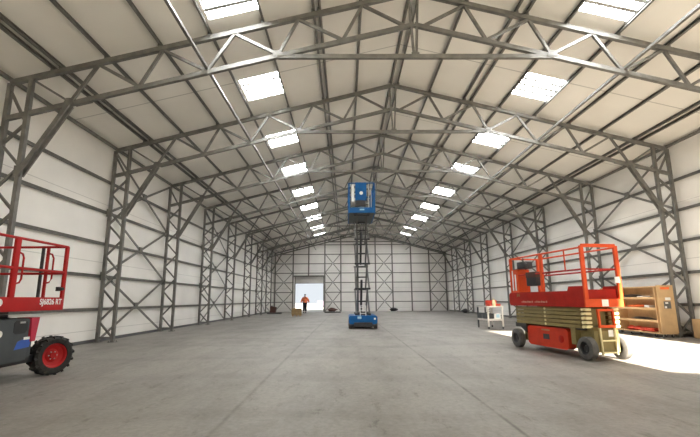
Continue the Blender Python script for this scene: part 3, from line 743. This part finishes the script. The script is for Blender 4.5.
b = MB()
for q in range(3): b.tube([(.13*math.cos(a*math.pi/8), .16*math.sin(a*math.pi/8), .03+.04*q) for a in range(17)], .022, 8)
b.build('coil', M['darksteel'], t)

# ------------------------------------------------------------------ small things at the far end
t = thing('wooden_crate', 'brown wooden crate on the floor left of the walking person', 'crate', (-4.12, 36.6, 0))
b = MB(); b.box(-.38, .38, -.36, .36, .10, .64, .008); b.build('crate_body', M['card'], t)
for i, z in enumerate((.16, .34, .52)):
    b = MB(); b.box(-.40, .40, -.385, -.36, z, z+.13); b.build('slat', M['card'], t)
for x in (-.3, 0, .3):
    b = MB(); b.box(x-.05, x+.05, -.36, .36, 0, .10); b.build('skid', M['plydark'], t)
t = thing('flat_pallet', 'grey low pallet by the far left wall under the red-brown box', 'pallet', (-7.02, 42.9, 0))
b = MB()
for i in range(5): b.box(-.65+.28*i, -.65+.28*i+.18, -.5, .5, .10, .13)
b.build('deck_boards', M['greyrubber'], t)
for y in (-.45, 0, .45):
    b = MB(); b.box(-.65, .65, y-.05, y+.05, 0, .10); b.build('bearer', M['greyrubber'], t)
t = thing('storage_box', 'red-brown storage box on the grey pallet near the far left corner', 'box', (-7.12, 42.85, .13))
b = MB(); b.prism([(-.30, 0), (.22, 0), (.30, .52), (-.30, .62)], 1, -.25, .25); b.build('box_body', M['redbrown'], t)
b = MB(); b.box(-.31, .0, -.27, .27, .62, .66); b.build('lid', M['darksteel'], t)
t = thing('scrap_pallet', 'grey pallet with dark scrap on the floor right of the doorway', 'pallet', (-1.35, 45.3, 0))
b = MB()
for i in range(6): b.box(-.85+.29*i, -.85+.29*i+.2, -.5, .5, .10, .13)
b.build('deck_boards', M['greyrubber'], t)
for y in (-.45, 0, .45):
    b = MB(); b.box(-.85, .82, y-.05, y+.05, 0, .10); b.build('bearer', M['greyrubber'], t)
lump('scrap_bundle', 'dark scrap bundle lying on the pallet right of the doorway', 'bundle', -1.4, 45.3, .13, .5, .3, .35, M['redbrown'], 41)
lump('scrap_bundle', 'small dark bundle on the floor at the far wall, right of the blue lift', 'bundle', 5.45, 49.3, 0, .4, .25, .38, M['darksteel'], 42)
lump('scrap_bundle', 'dark bundle lying at the foot of the right wall, far down the hall', 'bundle', 11.3, 41.2, 0, .3, .45, .40, M['darksteel'], 43)
# yard behind the doorway
t = thing('shipping_container', 'mauve steel container standing in the yard beyond the doorway', 'container', (-4.55, 82, -.03))
b = MB(); b.box(-.75, .75, -1.2, 3, .1, 1.15, .02)
for i in range(6): b.box(-.7+.25*i, -.6+.25*i, -1.24, -1.2, .2, 1.05)
b.build('container_body', M['mauve'], t)
for x in (-.6, .6):
    b = MB(); b.box(x-.1, x+.1, -1.2, 3, 0, .1); b.build('skid', M['darksteel'], t)

# ------------------------------------------------------------------ walking person in hi-vis top
def skin_obj(name, pts, edges, rad, m, parent, root=0, sub=2):
    me = bpy.data.meshes.new(name); me.from_pydata(pts, edges, []); me.materials.append(m)
    o = bpy.data.objects.new(name, me); C.objects.link(o); o.parent = parent
    sm = o.modifiers.new('skin', 'SKIN'); sm.use_smooth_shade = True
    for i, v in enumerate(me.skin_vertices[0].data):
        r = rad[i]; v.radius = r if isinstance(r, tuple) else (r, r); v.use_root = i == root
    ss = o.modifiers.new('sub', 'SUBSURF'); ss.levels = sub; ss.render_levels = sub
    return o
pe = thing('person', 'person in orange hi-vis top and dark trousers walking in the doorway', 'person', (-4.25, 45.2, 0))
pe.scale = (1.06, 1.06, 1.06)
# front faces the camera (-y); mid-stride
J = dict(pel=(0, 0, .98), waist=(0, 0, 1.13), chest=(0, -.01, 1.34), neck=(0, -.01, 1.50), head0=(0, -.02, 1.60), head1=(0, -.025, 1.72),
         shL=(-.19, 0, 1.43), elL=(-.33, .04, 1.18), wrL=(-.36, -.10, .98), haL=(-.365, -.14, .90),
         shR=(.19, 0, 1.43), elR=(.34, .03, 1.20), wrR=(.40, -.06, .99), haR=(.41, -.10, .91),
         hipL=(-.10, 0, .93), knL=(-.115, -.10, .52), anL=(-.115, .06, .12), toL=(-.12, -.12, .045),
         hipR=(.10, 0, .93), knR=(.10, -.10, .53), anR=(.10, -.20, .09), toR=(.11, -.40, .05))
K = list(J); ix = {k: i for i, k in enumerate(K)}
E_ = [('pel', 'waist'), ('waist', 'chest'), ('chest', 'neck'), ('neck', 'head0'), ('head0', 'head1'), ('chest', 'shL'), ('shL', 'elL'), ('elL', 'wrL'), ('wrL', 'haL'),
      ('chest', 'shR'), ('shR', 'elR'), ('elR', 'wrR'), ('wrR', 'haR'), ('pel', 'hipL'), ('hipL', 'knL'), ('knL', 'anL'), ('anL', 'toL'), ('pel', 'hipR'), ('hipR', 'knR'), ('knR', 'anR'), ('anR', 'toR')]
rd = dict(pel=(.14, .10), waist=(.14, .10), chest=(.16, .11), neck=.055, head0=(.075, .085), head1=(.085, .10), shL=.065, elL=.045, wrL=.032, haL=(.035, .02), shR=.065, elR=.045, wrR=.032, haR=(.035, .02),
          hipL=.09, knL=.06, anL=.042, toL=.035, hipR=.09, knR=.06, anR=.042, toR=.035)
skin_obj('body', [J[k] for k in K], [(ix[a], ix[c]) for a, c in E_], [rd[k] for k in K], M['skin'], pe)
def sub_skin(name, keys, edges, radf, m):
    kk = {k: i for i, k in enumerate(keys)}
    return skin_obj(name, [J[k] for k in keys], [(kk[a], kk[c]) for a, c in edges], [radf[k] for k in keys], m, pe)
J['hem'] = (0, 0, .92); J['cufL'] = (-.355, -.075, 1.02); J['cufR'] = (.392, -.045, 1.03); J['colr'] = (0, -.01, 1.47)
sub_skin('hi_vis_jacket', ['waist', 'hem', 'chest', 'colr', 'shL', 'elL', 'cufL', 'shR', 'elR', 'cufR'],
         [('waist', 'hem'), ('waist', 'chest'), ('chest', 'colr'), ('chest', 'shL'), ('shL', 'elL'), ('elL', 'cufL'), ('chest', 'shR'), ('shR', 'elR'), ('elR', 'cufR')],
         dict(waist=(.25, .17), hem=(.25, .17), chest=(.27, .18), colr=.12, shL=.125, elL=.095, cufL=.075, shR=.125, elR=.095, cufR=.075), M['hivis'])
J['cuL'] = (-.115, .04, .16); J['cuR'] = (.10, -.185, .13)
sub_skin('trousers', ['pel', 'hipL', 'knL', 'cuL', 'hipR', 'knR', 'cuR'], [('pel', 'hipL'), ('hipL', 'knL'), ('knL', 'cuL'), ('pel', 'hipR'), ('hipR', 'knR'), ('knR', 'cuR')],
         dict(pel=(.21, .15), hipL=.15, knL=.12, cuL=.10, hipR=.15, knR=.12, cuR=.10), M['trouser'])
for a, t_ in (('anL', 'toL'), ('anR', 'toR')):
    x, y, z = J[a]; x2, y2, z2 = J[t_]
    b = MB(); b.box(x-.05, x+.05, min(y, y2)-.04, max(y, y2)+.06, 0 if a == 'anR' else 0, .10, .03); b.build('boot', M['black'], pe)
b = bmesh.new(); bmesh.ops.create_uvsphere(b, u_segments=20, v_segments=12, radius=1)
bmesh.ops.delete(b, geom=[v for v in b.verts if v.co.z < -.25 or (v.co.y < -.55 and v.co.z < .35)], context='VERTS')
for v in b.verts: v.co = Vector((v.co.x*.105, v.co.y*.12-.015, v.co.z*.115+1.70))
o = MB(); o.add(b); o.build('hair', M['hair'], pe)
for s in (-1, 1):
    b = bmesh.new(); bmesh.ops.create_uvsphere(b, u_segments=8, v_segments=6, radius=.014, matrix=Matrix.Translation((s*.032, -.115, 1.685))); o = MB(); o.add(b); o.build('eye', M['white'], pe)
b = MB(); b.prism([(-.105, 1.69), (-.135, 1.64), (-.10, 1.635)], 0, -.012, .012); b.build('nose', M['skin'], pe)
b = MB(); b.box(-.025, .025, -.112, -.10, 1.595, 1.605); b.build('mouth', M['redbrown'], pe)

# ------------------------------------------------------------------ light, sky, camera
w = bpy.data.worlds.new('sky'); bpy.context.scene.world = w; w.use_nodes = True
bg = w.node_tree.nodes['Background']; bg.inputs[0].default_value = (.88, .94, 1.0, 1); bg.inputs[1].default_value = .50
su = bpy.data.lights.new('sun', 'SUN'); su.energy = 34; su.angle = R(.6); su.color = (1, .90, .74)
so = bpy.data.objects.new('sun', su); C.objects.link(so)
d = Vector((-.15, 1.49, -1)).normalized()
so.rotation_euler = d.to_track_quat('-Z', 'Y').to_euler(); so.location = (8, -20, 8)

cam = bpy.data.cameras.new('camera'); co = bpy.data.objects.new('camera', cam); C.objects.link(co)
cam.sensor_width = 36; cam.lens = 424.7/700*36; cam.clip_start = .05; cam.clip_end = 500
pi_, ya, ro = .1884, .0113, -.0074
fwd = Vector((math.sin(ya)*math.cos(pi_), math.cos(ya)*math.cos(pi_), math.sin(pi_)))
rt = Vector((math.cos(ya), -math.sin(ya), 0)); up = rt.cross(fwd)
c_, s_ = math.cos(ro), math.sin(ro)
# image x = c*a - s*b, image y(down) = s*a + c*b  ->  camera axes in the unrolled (right, down) basis
dn = -up
ax = rt*c_-dn*s_; ay = rt*s_+dn*c_
m4 = Matrix((ax, -ay, -fwd)).transposed().to_4x4(); m4.translation = (0, 0, 1.3406)
co.matrix_world = m4
sc = bpy.context.scene; sc.camera = co
sc.view_settings.view_transform = 'Standard'; sc.view_settings.look = 'None'; sc.view_settings.gamma = 1
sc.view_settings.exposure = 0.88; sc.view_settings.use_curve_mapping = False
sc.cycles.diffuse_bounces = 6; sc.cycles.max_bounces = 10; sc.cycles.use_denoising = True
